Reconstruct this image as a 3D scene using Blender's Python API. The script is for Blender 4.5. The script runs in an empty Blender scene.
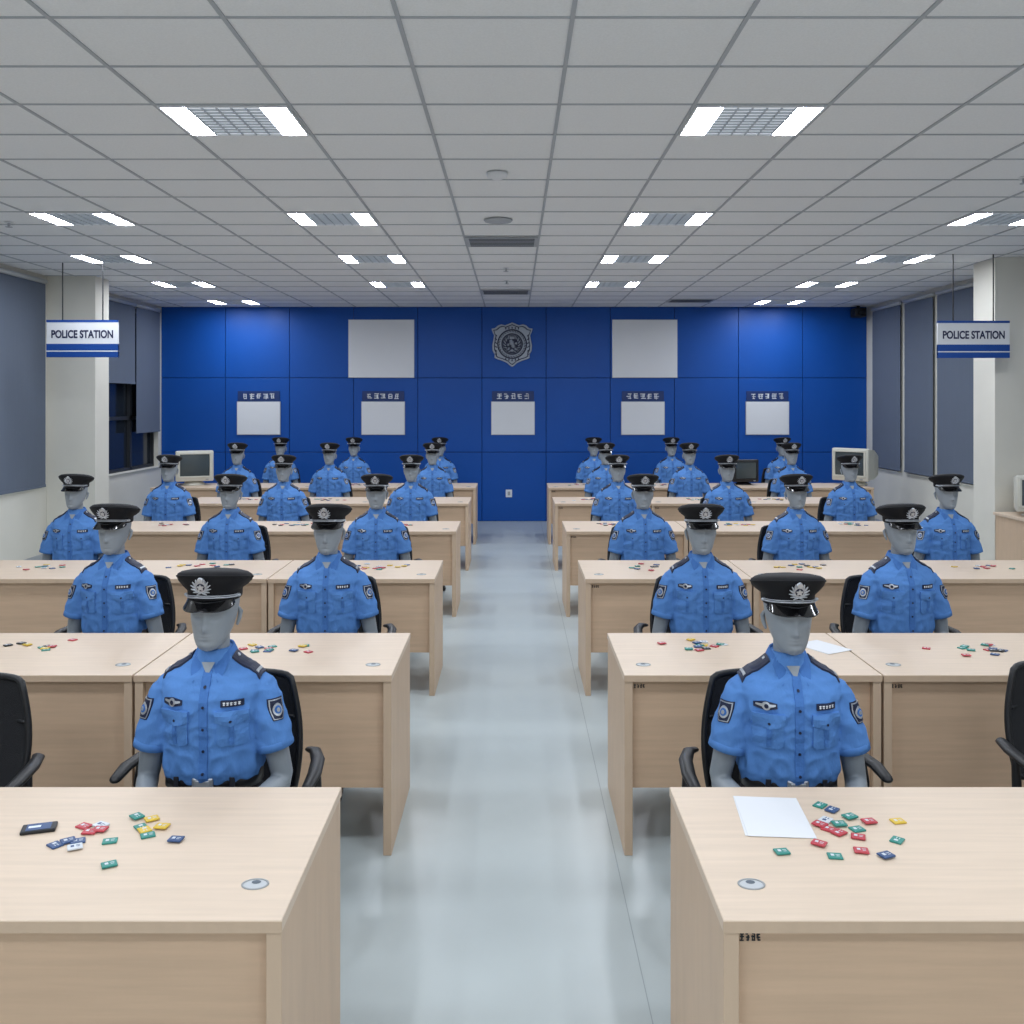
import bpy, bmesh, math, random
from mathutils import Vector, Matrix, noise
from mathutils.bvhtree import BVHTree
random.seed(7)
scene = bpy.context.scene
try:
    scene.view_settings.view_transform = 'Standard'
    scene.view_settings.look = 'None'
except Exception:
    pass

# ------------------------------------------------------------------ materials
def lin(c):
    return tuple(((v/255)/12.92 if v/255 <= .04045 else ((v/255+.055)/1.055)**2.4) for v in c)

def mat(name, col, rough=.5, metal=0., var=0., vscale=(8, 8, 8), bump=0., bscale=(60, 60, 60), spec=.5, coat=0.):
    m = bpy.data.materials.new(name); m.use_nodes = True
    nt = m.node_tree; b = nt.nodes['Principled BSDF']
    c = lin(col)
    b.inputs['Base Color'].default_value = (*c, 1)
    b.inputs['Roughness'].default_value = rough
    b.inputs['Metallic'].default_value = metal
    b.inputs['Specular IOR Level'].default_value = spec
    b.inputs['Coat Weight'].default_value = coat
    if var or bump:
        tc = nt.nodes.new('ShaderNodeTexCoord')
    if var:
        mp = nt.nodes.new('ShaderNodeMapping'); mp.inputs['Scale'].default_value = vscale
        n = nt.nodes.new('ShaderNodeTexNoise'); n.inputs['Scale'].default_value = 1; n.inputs['Detail'].default_value = 5
        r = nt.nodes.new('ShaderNodeValToRGB')
        r.color_ramp.elements[0].position = .3; r.color_ramp.elements[1].position = .7
        r.color_ramp.elements[0].color = (*[max(0, v*(1-var)) for v in c], 1)
        r.color_ramp.elements[1].color = (*[min(1, v*(1+var)) for v in c], 1)
        nt.links.new(tc.outputs['Object'], mp.inputs[0]); nt.links.new(mp.outputs[0], n.inputs['Vector'])
        nt.links.new(n.outputs['Fac'], r.inputs[0]); nt.links.new(r.outputs[0], b.inputs['Base Color'])
    if bump:
        mp = nt.nodes.new('ShaderNodeMapping'); mp.inputs['Scale'].default_value = bscale
        n = nt.nodes.new('ShaderNodeTexNoise'); n.inputs['Scale'].default_value = 1; n.inputs['Detail'].default_value = 3
        bp = nt.nodes.new('ShaderNodeBump'); bp.inputs['Strength'].default_value = bump; bp.inputs['Distance'].default_value = .01
        nt.links.new(tc.outputs['Object'], mp.inputs[0]); nt.links.new(mp.outputs[0], n.inputs['Vector'])
        nt.links.new(n.outputs['Fac'], bp.inputs['Height']); nt.links.new(bp.outputs[0], b.inputs['Normal'])
    return m

def emis(name, col, s):
    m = bpy.data.materials.new(name); m.use_nodes = True
    b = m.node_tree.nodes['Principled BSDF']
    b.inputs['Base Color'].default_value = (.7, .72, .75, 1)
    b.inputs['Emission Color'].default_value = (*lin(col), 1)
    b.inputs['Emission Strength'].default_value = s
    return m

M = dict(
 tile=mat('ceiling_tile', (234, 235, 236), .95, var=.03, vscale=(90, 90, 90), bump=.25, bscale=(150, 150, 150), spec=.1),
 bar=mat('ceiling_bar', (172, 176, 181), .6),
 floor=mat('vinyl_floor', (186, 195, 195), .28, var=.05, vscale=(1.2, 1.2, 1.2), bump=.02, bscale=(8, 8, 8), spec=.45),
 seam=mat('floor_seam', (150, 160, 163), .5),
 cream=mat('wall_paint', (218, 215, 204), .8, var=.03, vscale=(2, 2, 2)),
 blue=mat('blue_panel', (8, 76, 160), .45, var=.05, vscale=(.8, .8, .8), spec=.3),
 bluedk=mat('blue_joint', (4, 30, 80), .7),
 navy=mat('navy_plate', (12, 26, 58), .5),
 plate=mat('label_plate', (9, 46, 104), .5),
 white=mat('white_board', (222, 224, 227), .6),
 paper=mat('paper', (225, 227, 230), .7),
 glyph=mat('glyph_white', (225, 230, 235), .6),
 black=mat('black_plastic', (20, 21, 24), .45),
 mesh=mat('chair_mesh', (24, 25, 29), .8, bump=.4, bscale=(400, 400, 400)),
 top=mat('desk_top_wood', (216, 196, 174), .42, var=.05, vscale=(3, 50, 20), spec=.35),
 panel=mat('desk_panel_wood', (204, 174, 145), .5, var=.06, vscale=(3, 20, 50), spec=.35),
 edge=mat('desk_edge_wood', (203, 177, 150), .5, var=.04, vscale=(20, 20, 4)),
 grom=mat('grommet', (160, 163, 164), .4, metal=.2),
 grin=mat('grommet_cap', (190, 194, 196), .5),
 dark=mat('dark_hole', (90, 100, 110), .6),
 shirt=mat('uniform_shirt', (86, 134, 198), .8, var=.08, vscale=(6, 6, 6), bump=.7, bscale=(24, 24, 11), spec=.2),
 shirt2=mat('uniform_shirt_trim', (72, 118, 184), .8, spec=.2, bump=.2, bscale=(60, 60, 60)),
 trousers=mat('trousers', (18, 22, 34), .8),
 cap=mat('cap_cloth', (13, 14, 19), .7, spec=.35),
 gloss=mat('cap_visor', (8, 8, 10), .12, spec=.6, coat=.4),
 silver=mat('silver_insignia', (190, 195, 202), .35, metal=.75),
 skin=mat('mannequin_grey', (142, 150, 157), .42, spec=.45),
 leather=mat('belt_leather', (16, 16, 19), .4),
 blind=mat('roller_blind', (98, 108, 124), .85, var=.02, vscale=(2, 30, 2)),
 wframe_d=mat('window_frame_dark', (44, 47, 52), .5),
 wframe_l=mat('window_frame_light', (190, 194, 196), .5),
 glass=mat('window_glass_night', (34, 40, 48), .12, spec=.6),
 crt=mat('crt_plastic', (204, 202, 190), .55),
 screen=mat('crt_screen', (70, 78, 80), .15, spec=.6),
 louver=mat('louver_aluminium', (185, 190, 195), .35, metal=.6),
 tube=emis('fluorescent_tube', (238, 244, 254), 67),
 louver_glow=emis('louver_reflected_glow', (205, 214, 224), .5),  # weak emission stands in for tube light reflected within the louver
 crest=mat('crest_silver', (156, 164, 175), .45, metal=.4),
 signblue=mat('sign_blue', (16, 70, 150), .5),
 signtext=mat('sign_text', (18, 28, 70), .6),
 t_red=mat('token_red', (186, 62, 72), .45), t_green=mat('token_green', (48, 136, 124), .45),
 t_blue=mat('token_blue', (52, 80, 124), .45), t_yel=mat('token_yellow', (218, 184, 60), .45),
 t_white=mat('token_white', (210, 215, 220), .5),
)

# ------------------------------------------------------------------ mesh builder
class MB:
    def __init__(s): s.v = []; s.f = []; s.m = []; s.s = []
    def add(s, vs, fs, m, smooth=False, mt=None):
        o = len(s.v)
        for v in vs:
            v = Vector(v)
            if mt is not None: v = mt @ v
            s.v.append(v)
        for f in fs:
            s.f.append([i+o for i in f]); s.m.append(m); s.s.append(smooth)
    def box(s, c, sz, m, bev=0., mt=None, seg=2):
        bm = bmesh.new(); bmesh.ops.create_cube(bm, size=1)
        for v in bm.verts: v.co = Vector((v.co.x*sz[0], v.co.y*sz[1], v.co.z*sz[2]))
        if bev > 0: bmesh.ops.bevel(bm, geom=bm.edges[:], offset=bev, segments=seg, profile=.5, affect='EDGES')
        bm.verts.index_update()
        c = Vector(c)
        s.add([v.co+c for v in bm.verts], [[v.index for v in f.verts] for f in bm.faces], m, bev > .008, mt)
        bm.free()
    def bx(s, x0, x1, y0, y1, z0, z1, m, bev=0.):
        s.box(((x0+x1)/2, (y0+y1)/2, (z0+z1)/2), (abs(x1-x0), abs(y1-y0), abs(z1-z0)), m, bev)
    def loft(s, rings, m, smooth=True, cap0=True, cap1=True, mt=None):
        n = len(rings[0]); vs = [p for r in rings for p in r]; fs = []
        for i in range(len(rings)-1):
            for j in range(n):
                k = (j+1) % n
                fs.append([i*n+j, i*n+k, (i+1)*n+k, (i+1)*n+j])
        if cap0: fs.append(list(range(n))[::-1])
        if cap1: fs.append([(len(rings)-1)*n+j for j in range(n)])
        s.add(vs, fs, m, smooth, mt)
    def tube(s, pts, rad, m, seg=12, round_=True, mt=None, flat=1., smooth=True):
        pts = [Vector(p) for p in pts]; rad = list(rad) if hasattr(rad, '__len__') else [rad]*len(pts)
        P = []; R = []
        d0 = (pts[0]-pts[1]).normalized(); d1 = (pts[-1]-pts[-2]).normalized()
        if round_:
            for a in (85, 60, 30): P.append(pts[0]+d0*rad[0]*math.sin(math.radians(a))); R.append(rad[0]*math.cos(math.radians(a)))
        P += pts; R += rad
        if round_:
            for a in (30, 60, 85): P.append(pts[-1]+d1*rad[-1]*math.sin(math.radians(a))); R.append(rad[-1]*math.cos(math.radians(a)))
        rings = []; up = None
        for i, p in enumerate(P):
            t = (P[min(i+1, len(P)-1)]-P[max(i-1, 0)]).normalized()
            if up is None:
                up = Vector((0, 0, 1)) if abs(t.z) < .9 else Vector((0, 1, 0))
            x = up.cross(t).normalized(); y = t.cross(x).normalized(); up = y
            rings.append([p+x*R[i]*math.cos(2*math.pi*j/seg)+y*R[i]*flat*math.sin(2*math.pi*j/seg) for j in range(seg)])
        s.loft(rings, m, smooth, True, True, mt)
    def cyl(s, c, r, h, m, axis='Z', seg=24, mt=None, smooth=False):
        c = Vector(c); ax = {'X': Vector((1, 0, 0)), 'Y': Vector((0, 1, 0)), 'Z': Vector((0, 0, 1))}[axis]
        s.tube([c-ax*h/2, c+ax*h/2], [r, r], m, seg, False, mt, smooth=smooth)
    def mesh(s, name):
        me = bpy.data.meshes.new(name); me.from_pydata([tuple(v) for v in s.v], [], s.f)
        used = []
        for k in s.m:
            if k not in used: used.append(k)
        for k in used: me.materials.append(M[k])
        me.polygons.foreach_set('material_index', [used.index(k) for k in s.m])
        me.polygons.foreach_set('use_smooth', s.s)
        me.validate(); me.update()
        return me
    def obj(s, name, loc=(0, 0, 0), rot=0.):
        return put(s.mesh(name), name, loc, rot)

def put(me, name, loc=(0, 0, 0), rot=0.):
    o = bpy.data.objects.new(name, me); o.location = loc; o.rotation_euler = (0, 0, rot)
    scene.collection.objects.link(o); return o

def remesh(mb, voxel, smooth_it):
    me = bpy.data.meshes.new('tmp'); me.from_pydata([tuple(v) for v in mb.v], [], mb.f)
    o = bpy.data.objects.new('tmp', me); scene.collection.objects.link(o)
    bm = bmesh.new(); bm.from_mesh(me); bmesh.ops.recalc_face_normals(bm, faces=bm.faces); bm.to_mesh(me); bm.free()
    r = o.modifiers.new('r', 'REMESH'); r.mode = 'VOXEL'; r.voxel_size = voxel
    sm = o.modifiers.new('s', 'SMOOTH'); sm.factor = .5; sm.iterations = smooth_it
    dg = bpy.context.evaluated_depsgraph_get(); dg.update()
    ev = o.evaluated_get(dg); m2 = bpy.data.meshes.new_from_object(ev)
    vs = [v.co.copy() for v in m2.vertices]; ns = [v.normal.copy() for v in m2.vertices]
    fs = [list(p.vertices) for p in m2.polygons]
    bpy.data.objects.remove(o); bpy.data.meshes.remove(me); bpy.data.meshes.remove(m2)
    return vs, ns, fs

def sring(rx, ry, cy, z, n=48, e=2.3, cx=0.):
    out = []
    for j in range(n):
        a = 2*math.pi*j/n; c, s_ = math.cos(a), math.sin(a)
        out.append(Vector((cx+rx*math.copysign(abs(c)**(2/e), c), cy+ry*math.copysign(abs(s_)**(2/e), s_), z)))
    return out

def glyphs(mb, n, x0, z0, w, h, y, m, seedv=0, depth=.002, mt=None):
    """n pseudo characters as stroke boxes on a plane facing -Y"""
    r = random.Random(seedv); cw = w/n
    for i in range(n):
        cx = x0+cw*(i+.5); cz = z0+h/2; gw = cw*.78; t = h*.13
        for k in range(3):
            zz = cz+h*(.38-.36*k)+r.uniform(-.06, .06)*h
            mb.box((cx+gw*r.uniform(-.12, .12), y, zz), (gw*r.uniform(.45, .95), depth, t), m, mt=mt)
        for k in range(2):
            mb.box((cx+gw*r.uniform(-.38, .38), y, cz+h*r.uniform(-.1, .1)), (t, depth, h*r.uniform(.5, .95)), m, mt=mt)

def text_geo(txt, width, height=None):
    cu = bpy.data.curves.new('t', 'FONT'); cu.body = txt; cu.align_x = 'CENTER'; cu.align_y = 'CENTER'; cu.size = 1
    cu.offset = .032; cu.extrude = .01
    o = bpy.data.objects.new('t', cu); scene.collection.objects.link(o)
    dg = bpy.context.evaluated_depsgraph_get(); dg.update()
    m2 = bpy.data.meshes.new_from_object(o.evaluated_get(dg))
    vs = [v.co.copy() for v in m2.vertices]; fs = [list(p.vertices) for p in m2.polygons]
    bpy.data.objects.remove(o); bpy.data.curves.remove(cu)
    x0 = min(v.x for v in vs); x1 = max(v.x for v in vs); y0 = min(v.y for v in vs); y1 = max(v.y for v in vs)
    k = width/(x1-x0); ky = (height/(y1-y0)) if height else k
    return [Vector(((v.x-(x0+x1)/2)*k, -v.z*.05, (v.y-(y0+y1)/2)*ky)) for v in vs], fs

# ------------------------------------------------------------------ room
XW = 5.56; YB = 15.0; YF = -5.0; H = 3.38
b = MB(); b.bx(-XW-.3, XW+.3, YF, YB+.3, -.1, 0, 'floor'); b.obj('floor')
b = MB()
for x in (-5.48, -3.48, -1.48, .42, 2.42, 4.42): b.bx(x-.0015, x+.0015, YF, YB-.03, 0, .0006, 'seam')
b.obj('floor_seams')
b = MB(); b.bx(-XW-.3, XW+.3, YF, YB+.3, H, H+.1, 'tile'); b.obj('ceiling')
TX0 = .228; TW = .68; TY0 = 4.78; TD = .54
b = MB()
for k in range(-9, 9):
    x = TX0+TW*k
    if -XW < x < XW: b.bx(x-.009, x+.009, YF, YB-.03, H-.006, H+.002, 'bar')
for k in range(-18, 20):
    y = TY0+TD*k
    if YF < y < YB-.05: b.bx(-XW, XW, y-.006, y+.006, H-.0055, H+.002, 'bar')
b.obj('ceiling_grid')

# back wall : blue panels over backing
b = MB(); b.bx(-XW-.3, XW+.3, YB, YB+.2, 0, H, 'bluedk')
zs = [0, 1.09, 2.26, H]
pw = 2*XW/11
for i in range(11):
    for k in range(3):
        b.bx(-XW+pw*i+.004, -XW+pw*(i+1)-.004, YB-.03, YB+.01, zs[k]+.004, zs[k+1]-.004, 'blue', .003)
b.obj('wall_back')
yw = YB-.031
def board(x, z0, z1, w, name='notice_board'):
    b = MB(); b.bx(x-w/2, x+w/2, yw-.02, yw, z0, z1, 'white', .003)
    b.bx(x-w/2-.008, x+w/2+.008, yw-.014, yw, z0-.008, z1+.008, 'louver'); b.obj(name)
board(-2.09, 2.27, 3.17, 1.02, 'projection_board'); board(2.06, 2.27, 3.17, 1.01, 'projection_board')
for i, x in enumerate((-4.02, -2.06, -.016, 2.03, 3.99)):
    board(x, 1.37, 1.88, .67)
    b = MB(); b.bx(x-.33, x+.33, yw-.012, yw, 1.895, 2.05, 'plate', .002)
    glyphs(b, 5, x-.27, 1.925, .54, .09, yw-.014, 'glyph', seedv=i+3, depth=.006); b.obj('wall_label_sign')
# crest
b = MB(); cx, cz = -.03, 2.79
half = [(0, .345), (.05, .325), (.11, .30), (.17, .315), (.22, .30), (.27, .255), (.325, .245), (.31, .19), (.285, .14), (.30, .06), (.315, -.02), (.31, -.10), (.275, -.165), (.28, -.215), (.235, -.24), (.18, -.255), (.13, -.275), (.075, -.30), (.035, -.34), (0, -.36)]
outl = half+[(-x, z) for x, z in half[-2:0:-1]]
def shield(s, y0, y1, m):
    b.loft([[Vector((cx+x*s, y0, cz+z*s)) for x, z in outl], [Vector((cx+x*s*.98, y1, cz+z*s*.98)) for x, z in outl]], m, False)
shield(1.0, yw, yw-.03, 'crest'); shield(.91, yw-.03, yw-.032, 'navy'); shield(.87, yw-.03, yw-.045, 'crest')
def ringy(r, t, y, m):
    b.tube([(cx+r*math.cos(2*math.pi*j/48), y, cz+r*math.sin(2*math.pi*j/48)) for j in range(49)], t, m, 6, False)
ringy(.225, .010, yw-.047, 'navy'); ringy(.18, .014, yw-.05, 'crest'); ringy(.158, .009, yw-.05, 'navy')
for j in range(30):
    a = 2*math.pi*j/30
    b.tube([(cx+.192*math.cos(a), yw-.05, cz+.192*math.sin(a)), (cx+.215*math.cos(a+.12), yw-.055, cz+.215*math.sin(a+.12))], [.008, .003], 'navy', 6)
b.cyl((cx, yw-.047, cz), .145, .01, 'navy', 'Y', 32)
b.box((cx, yw-.056, cz+.095), (.08, .01, .03), 'crest', .004)
for x in (-.03, 0, .03): b.tube([(cx+x, yw-.056, cz+.10), (cx+x, yw-.056, cz+.13)], [.010, .005], 'crest', 6)
for x, z, r in ((0, .02, .045), (-.015, .05, .03), (.02, -.03, .035), (-.06, -.01, .022), (.065, .01, .022), (-.05, -.07, .02), (.055, -.075, .02), (0, -.1, .024)):
    b.tube([(cx+x, yw-.052, cz+z), (cx+x+.004, yw-.06, cz+z+.008)], [r, r*.55], 'crest', 10)
for s_ in (-1, 1):
    for j in range(7):
        a = math.radians(-80+22*j)
        b.tube([(cx+s_*.105*math.cos(a), yw-.055, cz+.105*math.sin(a)), (cx+s_*.135*math.cos(a+.25), yw-.06, cz+.135*math.sin(a+.25))], [.010, .005], 'crest', 6)
    for j in range(6):
        b.tube([(cx+s_*.245, yw-.048, cz-.17+.06*j), (cx+s_*.268, yw-.05, cz-.15+.06*j)], [.010, .006], 'navy', 6)
for x in (-.1, -.05, 0, .05, .1): b.tube([(cx+x, yw-.048, cz-.262+abs(x)*.2), (cx+x, yw-.048, cz-.245+abs(x)*.2)], [.010, .008], 'navy', 6)
for x in (-.1, -.05, 0, .05, .1): b.tube([(cx+x, yw-.048, cz+.262-abs(x)*.1), (cx+x, yw-.048, cz+.245-abs(x)*.1)], [.010, .008], 'navy', 6)
b.obj('police_crest')
b = MB(); b.bx(-.13, -.03, yw-.01, yw, .38, .5, 'white', .003); b.bx(-.1, -.06, yw-.013, yw, .41, .47, 'grom'); b.obj('wall_socket')
b = MB(); b.bx(5.28, 5.46, 14.7, 14.93, 3.2, 3.34, 'black', .02); b.cyl((5.37, 14.68, 3.26), .045, .06, 'gloss', 'Y'); b.bx(5.35, 5.39, 14.8, 14.84, 3.3, H-.001, 'black'); b.obj('security_camera')

# side walls
def side_wall(s, name, opens):
    b = MB(); x0, x1 = s*XW, s*(XW+.2)
    ys = [YF]+[v for o in opens for v in o]+[YB]
    b.bx(x0, x1, YF, YB, 0, .86, 'cream'); b.bx(x0, x1, YF, YB, 3.27, H, 'cream')
    for i in range(0, len(ys), 2): b.bx(x0, x1, ys[i], ys[i+1], .86, 3.27, 'cream')
    b.obj(name)
side_wall(-1, 'wall_left', [(.4, 5.2), (6.4, 11.15), (12.2, 14.85)])
side_wall(1, 'wall_right', [(.4, 5.2), (5.4, 9.7), (11.2, 12.36), (12.60, 13.42), (13.66, 14.62)])
wn = [0]
def window(s, y0, y1, n, frame):
    wn[0] += 1; b = MB()
    xg = s*(XW+.12); xf0, xf1 = s*(XW+.07), s*(XW+.17)
    b.bx(xg-.004, xg+.004, y0, y1, .86, 3.27, 'glass')
    for z0, z1 in ((.86, .92), (3.21, 3.27), (1.62, 1.67)): b.bx(xf0, xf1, y0, y1, z0, z1, frame)
    for k in range(n+1):
        y = y0+(y1-y0)*k/n; b.bx(xf0, xf1, max(y0, y-.035), min(y1, y+.035), .86, 3.27, frame)
    b.bx(s*(XW-.03), s*(XW+.1), y0, y1, .862, .878, 'cream', .004)
    b.obj('window_%d' % wn[0])
window(-1, .4, 5.2, 4, 'wframe_d'); window(-1, 6.4, 11.15, 4, 'wframe_d'); window(-1, 12.2, 14.85, 3, 'wframe_d')
window(1, .4, 5.2, 4, 'wframe_l'); window(1, 5.4, 9.7, 4, 'wframe_l')
for y0, y1 in ((11.2, 12.36), (12.6, 13.42), (13.66, 14.62)): window(1, y0, y1, 1, 'wframe_l')
def blind(s, y0, y1, zb):
    b = MB(); x = s*(XW-.035)
    b.bx(x-.002, x+.002, y0, y1, zb, 3.27, 'blind')
    b.bx(x-.010, x+.010, y0, y1, zb-.03, zb, 'blind', .004)
    b.tube([(x, y0-.01, 3.3), (x, y1+.01, 3.3)], .026, 'wframe_l', 12, False)
    b.obj('roller_blind')
for y0, y1 in ((.4, 1.9), (1.95, 3.5), (3.55, 5.2), (6.4, 7.9), (7.95, 9.5), (9.55, 11.2)): blind(-1, y0, y1, .91)
blind(-1, 12.1, 13.85, 2.17); blind(-1, 13.9, 14.82, 1.45)
for y0, y1 in ((.4, 1.9), (1.95, 3.5), (3.55, 5.2), (5.4, 6.8), (6.85, 8.2), (8.25, 9.7), (11.2, 12.40), (12.53, 13.44), (13.59, 14.64)): blind(1, y0, y1, .92)
b = MB(); b.bx(-XW, -4.98, 11.3, 11.68, 0, H, 'cream', .004); b.obj('pillar')
b = MB(); b.bx(XW, 4.98, 9.84, 10.3, 0, H, 'cream', .004); b.obj('pillar')
for s_, nm, gaps in ((-1, 'baseboard_left', [(YF, 11.3), (11.68, YB-.03)]), (1, 'baseboard_right', [(YF, 9.84), (10.3, YB-.03)])):
    b = MB()
    for y0, y1 in gaps: b.bx(s_*XW, s_*(XW-.012), y0, y1, 0, .09, 'bar')
    b.obj(nm)

# ------------------------------------------------------------------ ceiling fixtures
b = MB(); w, d = .66, .52
b.bx(-w/2, w/2, -d/2, d/2, -.002, 0, 'white')
b.add([(-.19, -d/2+.01, -.004), (.19, -d/2+.01, -.004), (.19, d/2-.01, -.004), (-.19, d/2-.01, -.004)], [[3, 2, 1, 0]], 'louver_glow')
for s_ in (-1, 1):
    b.bx(s_*w/2, s_*(w/2-.012), -d/2, d/2, -.012, 0, 'white'); b.bx(-w/2, w/2, s_*d/2, s_*(d/2-.010), -.012, 0, 'white')
    xa, xb = sorted((s_*(w/2-.014), s_*(w/2-.135)))
    b.add([(xa, -d/2+.012, -.008), (xb, -d/2+.012, -.008), (xb, d/2-.012, -.008), (xa, d/2-.012, -.008)], [[3, 2, 1, 0]], 'tube')
for k in range(6): x = -.185+.074*k; b.bx(x-.002, x+.002, -d/2+.012, d/2-.012, -.014, -.004, 'louver')
for k in range(9): y = -.2+.05*k; b.bx(-.185, .185, y-.0015, y+.0015, -.013, -.004, 'louver')
LM = b.mesh('ceiling_light')
fix = []
for k in (-15, -10, -5, 0):
    for c in (-5.5, -2.5, 1.5, 5.5): fix.append((c, k))
fix += [(-5.5, 5), (-2.5, 5), (1.5, 5), (5.5, 5), (-6.5, 9), (-2.5, 9), (1.5, 9), (5.5, 9), (-6.5, 13), (-2.5, 13), (1.5, 13), (5.5, 13), (-6.5, 17), (5.5, 17)]
for c, k in fix: put(LM, 'ceiling_light', (TX0+TW*c, TY0+TD*(k+.5), H-.001))
def vent(x, y, w, d):
    b = MB(); b.bx(x-w/2, x+w/2, y-d/2, y+d/2, H-.014, H-.006, 'bar', .002)
    for k in range(6):
        yy = y-d/2+d*(k+.7)/6.5; b.bx(x-w/2+.03, x+w/2-.03, yy-d*.03, yy+d*.03, H-.017, H-.010, 'wframe_d')
    b.obj('air_vent')
vent(-.112, 8.86, .66, .5); vent(-.112, 12.9, .66, .5); vent(2.6, 14.0, .66, .4)
b = MB(); b.tube([(-.11, 6.2, H-.006), (-.11, 6.2, H-.03), (-.11, 6.2, H-.045)], [.07, .065, .035], 'white', 24, False); b.obj('smoke_detector')
b = MB(); b.tube([(-.13, 7.8, H-.006), (-.13, 7.8, H-.02)], [.12, .11], 'bar', 24, False); b.obj('ceiling_speaker')
for x, y in ((-.09, 10.6), (-.09, 11.7), (-4.2, 7.9), (3.4, 6.33)):
    b = MB(); b.cyl((x, y, H-.02), .012, .03, 'bar', 'Z', 12); b.cyl((x, y, H-.045), .028, .004, 'bar', 'Z', 16); b.cyl((x, y, H-.034), .006, .03, 'bar', 'Z', 8); b.cyl((x, y, H-.008), .035, .006, 'white', 'Z', 16); b.obj('fire_sprinkler')

def sign(x, y, ztop, zbot, w, txt):
    b = MB(); h = ztop-zbot
    b.bx(-w/2, w/2, -.012, .012, zbot, ztop, 'white', .003)
    b.bx(-w/2, w/2, -.014, .014, ztop-.06*h, ztop, 'signblue'); b.bx(-w/2, w/2, -.014, .014, zbot, zbot+.36*h, 'signblue')
    b.bx(-w/2, w/2, -.0145, .0145, zbot+.15*h, zbot+.18*h, 'white')
    vs, fs = text_geo(txt, w*.86, h*.22)
    for rot in (0, math.pi):
        b.add(vs, fs, 'signtext', mt=Matrix.Rotation(rot, 4, 'Z') @ Matrix.Translation((0, -.0135, zbot+.62*h)))
    for s_ in (-1, 1): b.cyl((s_*w*.28, 0, (ztop+H-.006)/2), .007, H-.006-ztop, 'black', 'Z', 8)
    b.obj('police_station_sign', (x, y, 0))
sign(-4.63, 10.2, 2.76, 2.36, .77, 'POLICE STATION')
sign(4.64, 9.6, 2.70, 2.325, .727, 'POLICE STATION')

# ------------------------------------------------------------------ desks
def desk_mesh(side):
    """origin at centre of front edge on floor; width 1.07, depth .72; grommet towards aisle"""
    b = MB(); W = 1.068; D = .72
    b.bx(-W/2, W/2, 0, D, .722, .75, 'top', .003)
    b.bx(-W/2, W/2, -.0005, .004, .7225, .7475, 'edge')
    for s_ in (-1, 1): b.bx(s_*(W/2-.002), s_*(W/2-.036), .006, D-.01, 0, .722, 'edge', .002)
    b.bx(-W/2+.037, W/2-.037, .035, .055, .27, .7215, 'panel', .001)
    b.bx(-W/2+.037, W/2-.037, D-.08, D-.06, .66, .7215, 'panel')
    gx = -side*(W/2-.1)
    n = 32
    def c(r, z): return [Vector((gx+r*math.cos(2*math.pi*j/n), .155+r*.8*math.sin(2*math.pi*j/n), z)) for j in range(n)]
    b.loft([c(.032, .750), c(.032, .7520), c(.028, .7526), c(.027, .751)], 'grom', True, False, False)
    b.loft([c(.0275, .7505), c(.0, .7506)], 'grin', True, False, False)
    b.loft([[v+Vector((0, .010, .0003)) for v in c(.011, .7507)], [v+Vector((0, .010, .0003)) for v in c(.0, .7508)]], 'dark', True, False, False)
    if side > 0:
        glyphs(b, 4, -W/2+.042, .686, .05, .018, .034, 'black', seedv=5, depth=.002)
    return b.mesh('office_desk')
DM = {-1: desk_mesh(-1), 1: desk_mesh(1)}
ROWS = [2.79, 4.65, 6.79, 9.02, 11.3, 13.25]
EDGE = {-1: .505, 1: .455}
for r, yb in enumerate(ROWS):
    for s_ in (-1, 1):
        for k in range(4 if r == 5 else 3):
            x = s_*(EDGE[s_]+.535+1.075*k)
            put(DM[s_], 'office_desk', (x, yb-.72, 0))

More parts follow.
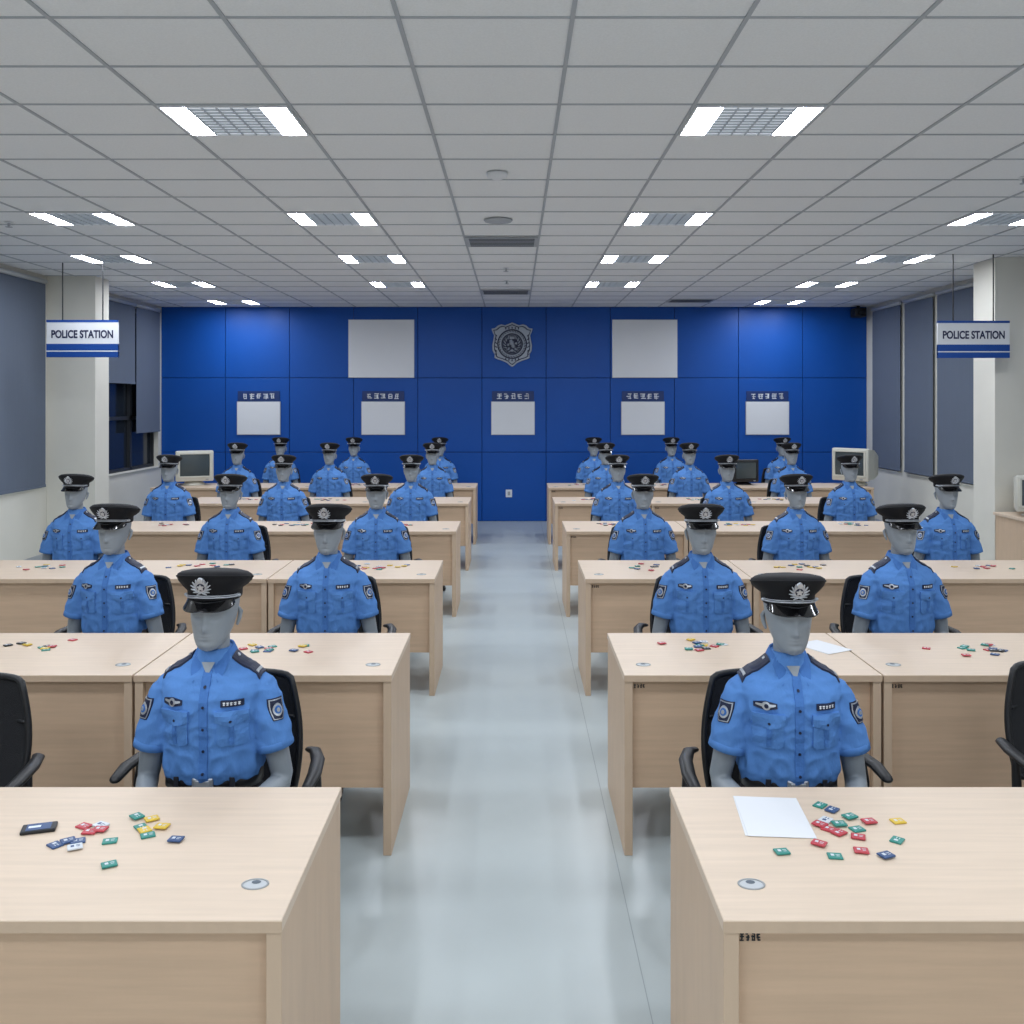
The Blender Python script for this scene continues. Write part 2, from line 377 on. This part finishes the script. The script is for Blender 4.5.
# ------------------------------------------------------------------ chair
def chair_mesh():
    b = MB()
    b.box((0, -.02, .412), (.48, .46, .07), 'mesh', .03, seg=4)
    b.box((0, -.0, .37), (.3, .3, .03), 'black', .008)
    def bp(u, v):
        x = u*(.195-.02*v); z = .52+.39*(v*.5+.5); y = .225+.05*(v*.5+.5)-.9*x*x+.015*math.cos(v*2.2)
        return Vector((x, y, z))
    nu, nv = 14, 12
    def sq(u, v):
        k = 1-.10*(abs(u)**6)*(abs(v)**2); return u*k, v*(1-.07*(abs(u)**6))
    for off in (0, .008):
        vs = []
        for i in range(nu+1):
            for j in range(nv+1):
                u, v = sq(-1+2*i/nu, -1+2*j/nv); p = bp(u, v); vs.append(p+Vector((0, off, 0)))
        fs = [[i*(nv+1)+j, (i+1)*(nv+1)+j, (i+1)*(nv+1)+j+1, i*(nv+1)+j+1] for i in range(nu) for j in range(nv)]
        b.add(vs, fs, 'mesh', True)
    loop = []
    N = 12
    for i in range(N): loop.append((-1+2*i/N, -1))
    for i in range(N): loop.append((1, -1+2*i/N))
    for i in range(N): loop.append((1-2*i/N, 1))
    for i in range(N): loop.append((-1, 1-2*i/N))
    loop.append(loop[0])
    b.tube([bp(*sq(u, v))+Vector((0, .004, 0)) for u, v in loop], .012, 'black', 8, False)
    b.tube([(0, .12, .375), (0, .25, .395), (0, .285, .5), (0, .29, .72)], [.025, .025, .022, .016], 'black', 10)
    for z in (.62, .76): b.tube([(-.17, .245, z), (-.08, .285, z), (.08, .285, z), (.17, .245, z)], .009, 'black', 8)
    for s_ in (-1, 1):
        b.tube([(s_*.14, .05, .37), (s_*.27, .06, .395), (s_*.31, .06, .46), (s_*.315, .06, .58), (s_*.31, .07, .645)], [.016, .018, .018, .016, .014], 'black', 10)
        b.tube([(s_*.235, .22, .655), (s_*.27, .18, .665), (s_*.305, .10, .665), (s_*.325, .0, .655), (s_*.325, -.07, .640)], [.015, .021, .024, .024, .020], 'black', 12, flat=.6)
    b.cyl((0, 0, .24), .025, .26, 'louver'); b.cyl((0, 0, .2), .035, .16, 'black')
    for k in range(5):
        a = 2*math.pi*k/5+.3; c, s_ = math.cos(a), math.sin(a)
        b.tube([(0, 0, .11), (.15*c, .15*s_, .1), (.29*c, .29*s_, .075)], [.03, .022, .016], 'black', 8)
        mt = Matrix.Translation((.29*c, .29*s_, .03)) @ Matrix.Rotation(a+.5, 4, 'Z')
        for o in (-.016, .016): b.cyl((o, 0, 0), .03, .018, 'black', 'X', 16, mt)
        b.cyl((0, 0, .03), .008, .04, 'black', 'Z', 8, mt)
    return b.mesh('office_chair')
CM = chair_mesh()

# ------------------------------------------------------------------ mannequin
def interp(tab, z):
    for a, c in zip(tab, tab[1:]):
        if a[0] <= z <= c[0]:
            t = (z-a[0])/(c[0]-a[0])
            return [a[i]+(c[i]-a[i])*t for i in range(1, len(a))]
    return list(tab[-1][1:])

def mannequin_mesh():
    b = MB()
    g = MB()
    tab = [(.59, .145, .100, 2.2), (.65, .148, .106, 2.3), (.69, .164, .120, 2.3), (.75, .158, .119, 2.3), (.82, .157, .120, 2.3), (.88, .164, .124, 2.3), (.93, .170, .118, 2.3),
           (.965, .168, .102, 2.3), (.99, .152, .090, 2.2), (1.012, .125, .080, 2.1), (1.034, .090, .071, 2), (1.056, .064, .064, 2), (1.072, .056, .060, 2)]
    g.loft([sring(rx, ry, .012 if z > 1 else .0, z, 56, e) for z, rx, ry, e in tab], 'shirt')
    for s_ in (-1, 1):
        g.tube([(s_*.115, .005, .950), (s_*.143, .005, .935), (s_*.166, .0, .885), (s_*.184, -.006, .82), (s_*.203, -.012, .752)], [.046, .053, .055, .056, .057], 'shirt', 24, False, flat=1.1)
    vs, ns, fs = remesh(g, .005, 4)
    out = []
    for v, n in zip(vs, ns):
        w = noise.noise(Vector((v.x*9, v.y*9, v.z*26)))*.5+noise.noise(Vector((v.x*22+v.z*14, v.y*20, v.z*20-v.x*12)))*.5
        waist = max(0, 1-abs(v.z-.70)/.11); arm = max(0, min(1, (abs(v.x)-.14)/.05))
        fold = noise.noise(Vector((v.x*34, v.y*30, v.z*9)))
        r1 = 1-abs(noise.noise(Vector((abs(v.x)*16+v.z*12, v.y*10, v.z*17-abs(v.x)*8))))*2.4
        diag = math.sin((abs(v.x)*60+v.z*70)+3*noise.noise(v*9))*max(0, 1-((abs(v.x)-.125)**2+(v.z-.86)**2)/.008)
        dsp = .004*w+.009*waist*fold+.004*arm*w+.004*diag+.0042*max(0, r1)
        if v.z > 1.02: dsp *= .2
        out.append(v+n*dsp)
    b.add(out, fs, 'shirt', True)
    bvh = BVHTree.FromPolygons([tuple(v) for v in out], fs)
    def hit(p, d, off):
        d = d.normalized(); r = bvh.ray_cast(p-d*.6, d)
        q = r[0] if r[0] is not None else bvh.find_nearest(p)[0]
        return q-d*off
    def patch(c, d, u, v, shape, off, m, nu=6, nv=6):
        c = Vector(c); d = Vector(d); u = Vector(u); v = Vector(v); P = []
        for i in range(-1, nu+2):
            for j in range(-1, nv+2):
                ed = i < 0 or j < 0 or i > nu or j > nv
                a, bb = shape(min(max(i/nu, 0), 1), min(max(j/nv, 0), 1))
                P.append(hit(c+u*a+v*bb, d, -.004 if ed else off))
        K = nv+3
        b.add(P, [[i*K+j, (i+1)*K+j, (i+1)*K+j+1, i*K+j+1] for i in range(nu+2) for j in range(nv+2)], m, False)
    def rect(w, h): return lambda s, t: ((s-.5)*w, (t-.5)*h)
    def disc(rx, ry):
        def f(s, t):
            x, y = 2*s-1, 2*t-1
            return rx*x*math.sqrt(max(0, 1-y*y/2)), ry*y*math.sqrt(max(0, 1-x*x/2))
        return f
    F = (0, 1, 0); X = (1, 0, 0); Z = (0, 0, 1)
    patch((0.004, 0, .835), F, X, Z, rect(.028, .36), .004, 'shirt2', 3, 24)
    for z in (.70, .77, .84, .91, .970): patch((.004, 0, z), F, X, Z, disc(.0045, .0045), .0065, 'navy', 4, 4)
    for s_ in (-1, 1):
        patch((s_*.092, 0, .834), F, X, Z, lambda s, t: ((s-.5)*.090, (t-.5)*.10+(.010 if (t < .2 and abs(s-.5) > .4) else 0)), .006, 'shirt', 8, 8)
        patch((s_*.092, 0, .834), F, X, Z, rect(.014, .088), .009, 'shirt2', 2, 8)
        patch((s_*.092, 0, .883), F, X, Z, lambda s, t: ((s-.5)*.098, .014-(1-t)*(.034+.014*(1-abs(2*s-1)))), .013, 'shirt', 10, 3)
        patch((s_*.092, 0, .866), F, X, Z, disc(.004, .004), .0155, 'navy', 4, 4)
    patch((-.100, 0, .922), F, X, Z, disc(.012, .013), .010, 'silver')
    patch((-.100, 0, .922), F, X, Z, lambda s, t: ((s-.5)*.058, (t-.5)*.012*(1-.6*abs(2*s-1))+.003*abs(2*s-1)), .008, 'silver', 10, 2)
    patch((-.100, 0, .922), F, X, Z, lambda s, t: ((s-.5)*.068, (t-.5)*.028*(1-.5*abs(2*s-1))), .006, 'navy', 10, 3)
    patch((-.100, 0, .922), F, X, Z, disc(.006, .007), .0115, 'navy')
    patch((.092, 0, .920), F, X, Z, rect(.066, .020), .007, 'navy', 6, 2)
    for k in range(5):
        patch((.092-.022+.011*k, 0, .923), F, X, Z, rect(.007, .003), .0085, 'glyph', 1, 1)
        patch((.092-.022+.011*k, 0, .9175), F, X, Z, rect(.006, .003), .0085, 'glyph', 1, 1)
        patch((.092-.022+.011*k+.001*(k % 2), 0, .920), F, X, Z, rect(.0022, .010), .0085, 'glyph', 1, 1)
    for s_ in (-1, 1):
        d = (-s_*.75, .66, 0); u = (s_*.66, .75, 0)
        c_ = (s_*.212, -.035, .880)
        patch(c_, d, u, Z, lambda s, t: ((s-.5)*.056*(1-.35*(1-t)**2), (t-.5)*.068), .003, 'navy')
        patch(c_, d, u, Z, lambda s, t: ((s-.5)*.050*(1-.35*(1-t)**2), (t-.5)*.062), .0045, 'silver')
        patch(c_, d, u, Z, lambda s, t: ((s-.5)*.044*(1-.35*(1-t)**2), (t-.5)*.056), .0055, 'navy')
        patch(c_, d, u, Z, disc(.016, .020), .007, 'silver'); patch(c_, d, u, Z, disc(.011, .013), .0085, 'shirt2'); patch(c_, d, u, Z, disc(.005, .007), .010, 'silver')
        dd = (-s_*.22, 0, -1); uu = Vector((s_*1, 0, -.22)).normalized()
        patch((s_*.115, -.005, 1.02), dd, uu, (0, 1, 0), lambda s, t: ((s-.5)*.105, (t-.5)*.060*(.8+.2*s)), .007, 'navy', 8, 4)
        patch((s_*.152, -.005, 1.01), dd, uu, (0, 1, 0), rect(.009, .048), .009, 'silver', 2, 4)
        patch((s_*.078, -.005, 1.03), dd, uu, (0, 1, 0), disc(.005, .005), .010, 'silver', 4, 4)
    for s_ in (-1, 1):
        mt = Matrix.Translation((s_*.2035, -.012, .757)) @ Matrix.Rotation(-s_*.22, 4, 'Y')
        rr = lambda k, z: [Vector((.058*k*math.cos(2*math.pi*j/32), .063*k*math.sin(2*math.pi*j/32), z)) for j in range(32)]
        b.loft([rr(.97, .016), rr(1.02, .012), rr(1.04, -.008), rr(.9, -.010)], 'shirt', True, False, False, mt)
    # collar
    n = 40; A = []; B = []; C = []
    for i in range(n+1):
        a = -math.pi+2*math.pi*i/n
        fr = abs(a)/math.pi
        a2 = a*.965
        sx, cy_ = math.sin(a2), math.cos(a2)
        zt = 1.080-.042*fr**3
        A.append(Vector((.053*sx, .012+.056*cy_, zt)))
        B.append(Vector((.058*sx, .012+.062*cy_, zt+.001)))
        tip = max(0, (fr-.72)/.28)
        zl = 1.044-.010*fr-.066*tip**1.3*(1 if fr < .995 else .8)
        xo = .076*sx+math.copysign(.032*tip, sx)
        C.append(Vector((xo, .012+.082*cy_-.028*tip, zl)))
    Dn = [Vector((p.x*1.0, p.y, p.z-.05)) for p in A]
    vs_ = Dn+A+B+C; K = n+1
    b.add(vs_, [[r*K+i, r*K+i+1, (r+1)*K+i+1, (r+1)*K+i] for r in range(3) for i in range(n)], 'shirt2', True)
    b.add([(-.022, -.064, 1.038), (.022, -.064, 1.038), (.004, -.0875, .998)], [[0, 1, 2]], 'skin')
    # --- belt
    rb = lambda k, z: sring(.157*k, .113*k, 0, z, 56, 2.3)
    b.loft([rb(.96, .632), rb(1, .634), rb(1.0, .682), rb(.96, .684)], 'leather', True, False, False)
    b.box((0, -.117, .660), (.068, .008, .048), 'silver', .006); b.box((0, -.1215, .660), (.048, .004, .032), 'louver', .003)
    for x in (-.09, .09): b.box((x, -.098, .657), (.016, .02, .050), 'trousers', .002)
    # --- trousers
    g = MB()
    g.loft([sring(rx, ry, cy, z, 40, 2.3) for z, rx, ry, cy in ((.47, .13, .10, -.01), (.50, .16, .125, 0), (.56, .165, .125, 0), (.63, .15, .108, 0), (.645, .147, .105, 0))], 'trousers')
    for s_ in (-1, 1):
        g.tube([(s_*.085, 0, .530), (s_*.10, -.2, .525), (s_*.115, -.40, .515), (s_*.118, -.435, .46), (s_*.118, -.425, .3), (s_*.118, -.42, .10)], [.083, .078, .064, .062, .058, .055], 'trousers', 20)
    vs, ns, fs = remesh(g, .008, 4)
    b.add([v+n*.004*noise.noise(v*18) for v, n in zip(vs, ns)], fs, 'trousers', True)
    for s_ in (-1, 1):
        x = s_*.118
        rings = []
        for y, w, h in ((-.355, .025, .05), (-.37, .036, .075), (-.42, .040, .085), (-.48, .042, .065), (-.54, .046, .05), (-.59, .042, .042), (-.615, .026, .032)):
            rings.append([Vector((x+w*math.cos(2*math.pi*j/20), y, max(0.001, h/2+h/2*math.sin(2*math.pi*j/20)*1.0))) for j in range(20)])
        b.loft(rings, 'gloss')
    # --- arms and hands
    g = MB()
    for s_ in (-1, 1):
        g.tube([(s_*.160, 0, .92), (s_*.184, -.005, .82), (s_*.208, -.004, .73), (s_*.222, .004, .655), (s_*.221, -.010, .632), (s_*.195, -.09, .622), (s_*.160, -.205, .622)],
               [.044, .043, .039, .036, .036, .034, .024], 'skin', 18)
        w = Vector((s_*.155, -.225, .620)); fd = Vector((-s_*.22, -1, -.02)).normalized(); sd = Vector((s_*1, -.22, 0)).normalized()
        for k in range(4):
            g.tube([w+sd*(.024-.016*k)*.7, w+fd*.07+sd*(.027-.018*k)], [.013, .012], 'skin', 10)
        for k, L in enumerate((.062, .078, .084, .074)):
            o = w+fd*.075+sd*(.030-.020*k)
            g.tube([o, o+fd*L*.5+Vector((0, 0, .004)), o+fd*L*.8+Vector((0, 0, -.006)), o+fd*L*.98+Vector((0, 0, -.018))], [.0095, .009, .008, .007], 'skin', 8)
        t0 = w-sd*.018+fd*.01
        g.tube([t0, t0-sd*.026+fd*.03, t0-sd*.034+fd*.062+Vector((0, 0, -.006))], [.012, .0105, .0085], 'skin', 8)
    g.tube([(0, .012, .99), (0, .010, 1.06), (0, -.004, 1.13)], [.054, .045, .048], 'skin', 24)
    vs, ns, fs = remesh(g, .0045, 2)
    b.add(vs, fs, 'skin', True)
    # --- head
    ht = [(1.076, .012, .012, -.066), (1.082, .031, .026, -.060), (1.094, .043, .045, -.048), (1.112, .053, .062, -.034), (1.14, .063, .078, -.020), (1.17, .070, .088, -.009),
          (1.20, .075, .094, -.002), (1.225, .077, .097, 0), (1.25, .077, .098, .002), (1.28, .070, .092, .003), (1.30, .055, .07, .003), (1.31, .01, .012, .003)]
    rings = []; nz = 60; ns_ = 64
    for i in range(nz+1):
        z = 1.076+.234*i/nz
        rx, ry, cy = interp(ht, z)
        ring = []
        for j in range(ns_):
            a = 2*math.pi*j/ns_; x = rx*math.cos(a); y = cy+ry*math.sin(a)
            if y < cy:
                G = lambda x0, z0, sx, sz: math.exp(-((x-x0)/sx)**2-((z-z0)/sz)**2)
                y -= .017*G(0, 1.150, .011, .012)+.009*G(0, 1.175, .009, .022)
                y += .008*G(.030, 1.190, .016, .011)+.008*G(-.030, 1.190, .016, .011)
                y -= .004*G(0, 1.128, .018, .004)+.0045*G(0, 1.119, .016, .004)-.003*G(0, 1.1235, .018, .002)
                y -= .004*G(0, 1.098, .018, .010)-.003*G(0, 1.109, .02, .005)
                y -= .003*G(0, 1.208, .05, .007)
                y += .004*G(.045, 1.145, .015, .02)+.004*G(-.045, 1.145, .015, .02)
            ring.append(Vector((x, y, z)))
        rings.append(ring)
    b.loft(rings, 'skin')
    for s_ in (-1, 1):
        b.tube([(s_*.070, .014, 1.145), (s_*.075, .022, 1.165), (s_*.077, .026, 1.185), (s_*.074, .016, 1.198)], [.005, .007, .008, .005], 'skin', 10)
    # --- cap
    crown = [(1.234, .081, .101, 0), (1.238, .084, .104, 0), (1.262, .085, .105, .05), (1.266, .087, .107, .06), (1.277, .101, .117, .12), (1.292, .115, .129, .17), (1.304, .119, .133, .18), (1.313, .116, .130, .18), (1.322, .102, .116, .17), (1.329, .07, .08, .15), (1.332, .02, .025, .14)]
    b.loft([[Vector((p.x, p.y, p.z-p.y*k)) for p in sring(rx, ry, .004, z, 56, 2.05)] for z, rx, ry, k in crown], 'cap', True, False, True)
    pr = sring(.1185, .1325, .004, 1.305, 56, 2.05)
    b.tube([Vector((p.x, p.y, p.z-p.y*.18)) for p in pr+[pr[0]]], .003, 'cap', 6, False)
    top = []; bot = []
    na, nr = 28, 6
    for i in range(na+1):
        a = math.radians(-68+136*i/na)
        for j in range(nr+1):
            t = j/nr; ext = .054*math.cos(a*.5*math.pi/math.radians(68))**.7*t if abs(a) < math.radians(67.9) else 0
            x = math.sin(a)*(.084+ext*.45); y = .004-math.cos(a)*.104-ext*.72; z = 1.243-.44*ext-.010*t*math.sin(abs(a))-.12*abs(x)*t*.5
            top.append(Vector((x, y, z))); bot.append(Vector((x, y+.001, z-.003)))
    K = nr+1; ff = [[i*K+j, (i+1)*K+j, (i+1)*K+j+1, i*K+j+1] for i in range(na) for j in range(nr)]
    b.add(top, ff, 'gloss', True); b.add(bot, [f[::-1] for f in ff], 'gloss', True)
    rim = [top[i*K+nr]+Vector((0, 0, -.0015)) for i in range(na+1)]
    b.tube(rim, .0022, 'gloss', 6)
    cord = [Vector((math.sin(a)*.087, .004-math.cos(a)*.1075, 1.249+.004*math.cos(a*2))) for a in [math.radians(-75+150*i/24) for i in range(25)]]
    b.tube(cord, .0026, 'silver', 8); b.tube([p+Vector((0, 0, .0060)) for p in cord], .0018, 'silver', 8)
    for s_ in (0, -1): b.tube([cord[s_]+Vector((0, 0, .003)), cord[s_]*1.0+Vector((.004 if s_ else -.004, 0, .003))], .006, 'silver', 8)
    # cap emblem
    mt = Matrix.Translation((0, -.132, 1.293)) @ Matrix.Rotation(math.radians(20), 4, 'X') @ Matrix.Scale(.92, 4)
    def star(r, k, nlob, y0, y1, m, sx=1., sz=1., cz=0.):
        pr = []
        for j in range(48):
            a = 2*math.pi*j/48; rr = r*(1+k*math.cos(nlob*(a-math.pi/2))); pr.append((rr*math.cos(a)*sx, cz+rr*math.sin(a)*sz))
        b.loft([[Vector((x, y0, z)) for x, z in pr], [Vector((x*.95, y1, (z-cz)*.95+cz)) for x, z in pr]], m, False, True, True, mt)
    star(.020, .06, 8, .008, -.003, 'silver', 1, 1.15, .002)
    star(.0145, 0, 1, -.002, -.004, 'navy', 1, 1.05, .001)
    star(.010, .28, 5, -.003, -.007, 'silver', 1, 1, .001)
    star(.007, .1, 3, .004, -.006, 'silver', 1.5, .9, .029)
    for s_ in (-1, 1):
        for j in range(7):
            a = math.radians(-78+25*j)
            b.tube([(s_*.020*math.cos(a), -.002, .022*math.sin(a)), (s_*.034*math.cos(a+.3), -.002, .033*math.sin(a+.3))], [.0042, .0018], 'silver', 6, mt=mt)
    return b.mesh('police_mannequin')
PM = mannequin_mesh()

XL = [[-.988], [-.975, -2.10], [-1.03, -2.13, -3.29], [-1.01, -2.27, -3.40], [-1.0, -2.26, -3.39], [-1.06, -2.29, -3.34]]
XR = [[.905], [.985, 2.035], [.968, 2.12, 3.25], [1.02, 2.10, 3.31], [1.12, 2.15, 3.40], [1.14, 2.25, 3.84]]
ZS = [1.0, 1.01, 1.005, 1.02, 1.035, 1.03]
rr = random.Random(3)
for r, yb in enumerate(ROWS):
    for s_, XX in ((-1, XL[r]), (1, XR[r])):
        for k in range(3):
            if k < len(XX):
                x = XX[k]
                o = put(PM, 'police_mannequin', (x, yb+.35, 0), rr.uniform(-.05, .05)); o.scale = (1, 1, ZS[r]-(.012 if r == 0 and s_ > 0 else 0))
                put(CM, 'office_chair', (x-s_*.008, yb+.37, 0), rr.uniform(-.04, .04)+s_*.11)
            elif r == 0 and k == 1:
                if s_ < 0: put(CM, 'office_chair', (-1.92, yb+.32, 0), -.15)
                else: put(CM, 'office_chair', (2.05, yb+.50, 0), .25)

# ------------------------------------------------------------------ tokens, paper, phone
TC = ['t_red', 't_green', 't_blue', 't_yel', 't_white']
def token(b, x, y, c, rot, i, sc=1.):
    z = .7505+.0015*(i % 3)+.002
    mt = Matrix.Translation((x, y, z)) @ Matrix.Rotation(rot, 4, 'Z')
    b.box((0, 0, 0), (.036*sc, .030*sc, .005), c, .002, mt)
    ic = 't_white' if c != 't_white' else 't_blue'
    b.box((-.006*sc, .001, .0027), (.008*sc, .010*sc, .0006), ic, 0, mt); b.box((.007*sc, .003, .0027), (.010*sc, .002, .0006), ic, 0, mt)
    b.box((.007*sc, -.004, .0027), (.008*sc, .002, .0006), ic, 0, mt)
def pile(lst, seed):
    b = MB(); r = random.Random(seed)
    for i, (x, y, c) in enumerate(lst): token(b, x, y, c, r.uniform(-.9, .9), i)
    b.obj('token_cards')
R_, G_, B_, Y_, W_ = TC
pile([(-1.168, 2.418, B_), (-1.145, 2.44, B_), (-1.11, 2.402, W_), (-1.143, 2.526, R_), (-1.112, 2.491, R_), (-1.09, 2.502, R_), (-1.038, 2.44, G_), (-.986, 2.314, G_), (-1.024, 2.58, G_),
      (-.989, 2.52, G_), (-.979, 2.568, Y_), (-.934, 2.52, Y_), (-.953, 2.473, G_), (-.972, 2.50, Y_), (-.870, 2.445, B_), (-1.12, 2.44, B_), (-1.10, 2.53, W_)], 1)
pile([(.856, 2.657, G_), (.879, 2.625, B_), (.815, 2.532, R_), (.832, 2.508, R_), (.850, 2.485, R_), (.912, 2.58, G_), (.906, 2.508, G_), (.892, 2.462, R_), (.953, 2.55, R_), (1.033, 2.556, Y_),
      (.671, 2.38, G_), (.778, 2.423, R_), (.797, 2.359, G_), (.872, 2.386, R_), (.924, 2.359, B_), (.986, 2.445, G_), (.84, 2.56, W_), (.868, 2.535, G_)], 2)
b = MB()
mt = Matrix.Translation((-1.254, 2.508, .755)) @ Matrix.Rotation(.3, 4, 'Z')
b.box((0, 0, 0), (.085, .05, .009), 'black', .003, mt); b.box((0, 0, .0048), (.06, .04, .0006), 't_blue', 0, mt); b.box((-.01, 0, .0053), (.03, .012, .0004), 'glyph', 0, mt); b.obj('mobile_phone')
def sheet(x, y, rot, w=.175, d=.25):
    b = MB()
    for k in range(2):
        mt = Matrix.Translation((x+.004*k, y-.003*k, .7508+.0012*k)) @ Matrix.Rotation(rot+.02*k, 4, 'Z')
        b.box((0, 0, 0), (w, d, .001), 'paper', 0, mt)
    b.obj('paper_sheet')
sheet(.702, 2.59, -.10); sheet(1.42, 4.38, .5, .15, .21)
rp = random.Random(11)
for r in range(1, 6):
    yb = ROWS[r]
    for s_ in (-1, 1):
        for k in range(3):
            if r == 5 and k == 2: continue
            cx = s_*(EDGE[s_]+.52+1.075*k)+rp.uniform(-.12, .12); cy = yb-.28
            if r == 1 and s_ > 0 and k == 0: cx = .88
            n = rp.randint(9, 15)
            pal = [R_, G_, B_, Y_, W_, B_, 'black', R_]
            pile([(cx+max(-.2, min(.2, rp.gauss(0, .10))), cy+max(-.15, min(.15, rp.gauss(0, .06))), rp.choice(pal)) for _ in range(n)], rp.random())

# ------------------------------------------------------------------ CRT monitors
def crt(x, y, rot, z=.751, body='crt', s=1.0):
    b = MB(); W, Hh = .40, .34
    b.box((0, 0, .045+Hh/2), (W, .06, Hh), body, .014)
    def rc(w, h, y, cz): return [Vector((a*w/2, y, cz+c*h/2)) for a, c in ((-1, -1), (1, -1), (1, 1), (-1, 1))]
    b.loft([rc(W*.94, Hh*.94, .03, .045+Hh/2), rc(W*.90, Hh*.88, .16, .045+Hh/2), rc(W*.62, Hh*.62, .36, .04+Hh*.46), rc(W*.56, Hh*.56, .40, .04+Hh*.46)], body, False)
    vs = []; n = 10
    for i in range(n+1):
        for j in range(n+1):
            u, v = 2*i/n-1, 2*j/n-1
            vs.append(Vector((u*.155, -.031-.008*(1-(u*u+v*v)/2), .225+v*.12)))
    b.add(vs, [[i*(n+1)+j, (i+1)*(n+1)+j, (i+1)*(n+1)+j+1, i*(n+1)+j+1] for i in range(n) for j in range(n)], 'screen', True)
    for s_ in (-1, 1):
        b.box((s_*.168, -.034, .225), (.02, .016, .27), body, .003); b.box((0, -.034, .225+s_*.13), (.34, .016, .018), body, .003)
    b.box((.13, -.034, .065), (.03, .008, .012), 'grom', .002)
    b.tube([(0, .10, 0), (0, .10, .012), (0, .10, .05)], [.13, .12, .07], body, 24, False)
    o = b.obj('crt_monitor', (x, y, z), rot); o.scale = (s, s, s)
crt(-4.33, 12.88, .4, s=1.22); crt(4.58, 12.92, -.8, s=1.3); crt(3.15, 12.93, .1, body='black', s=.9)
b = MB()
b.bx(4.93, 5.54, 9.08, 9.78, .722, .75, 'top', .003)
for x in (4.945, 5.495): b.bx(x, x+.035, 9.1, 9.76, 0, .722, 'edge', .002)
b.bx(4.98, 5.495, 9.12, 9.14, .05, .722, 'panel'); b.bx(4.98, 5.495, 9.72, 9.74, .05, .722, 'panel')
b.bx(4.985, 5.49, 9.1, 9.12, .4, .406, 'edge')
b.obj('side_cabinet')
crt(5.16, 9.33, -.25, s=1.05)

# ------------------------------------------------------------------ world + camera
w = bpy.data.worlds.new('World'); scene.world = w; w.use_nodes = True
bg = w.node_tree.nodes['Background']; bg.inputs[0].default_value = (.73, .78, .84, 1); bg.inputs[1].default_value = .85
cam = bpy.data.cameras.new('Camera'); co = bpy.data.objects.new('Camera', cam); scene.collection.objects.link(co)
co.location = (0, 0, 1.88); co.rotation_euler = (math.pi/2, 0, 0)
cam.sensor_width = 36; cam.lens = 950/1024*36; cam.shift_x = -2/1024; cam.shift_y = -110/1024; cam.clip_start = .05
scene.camera = co
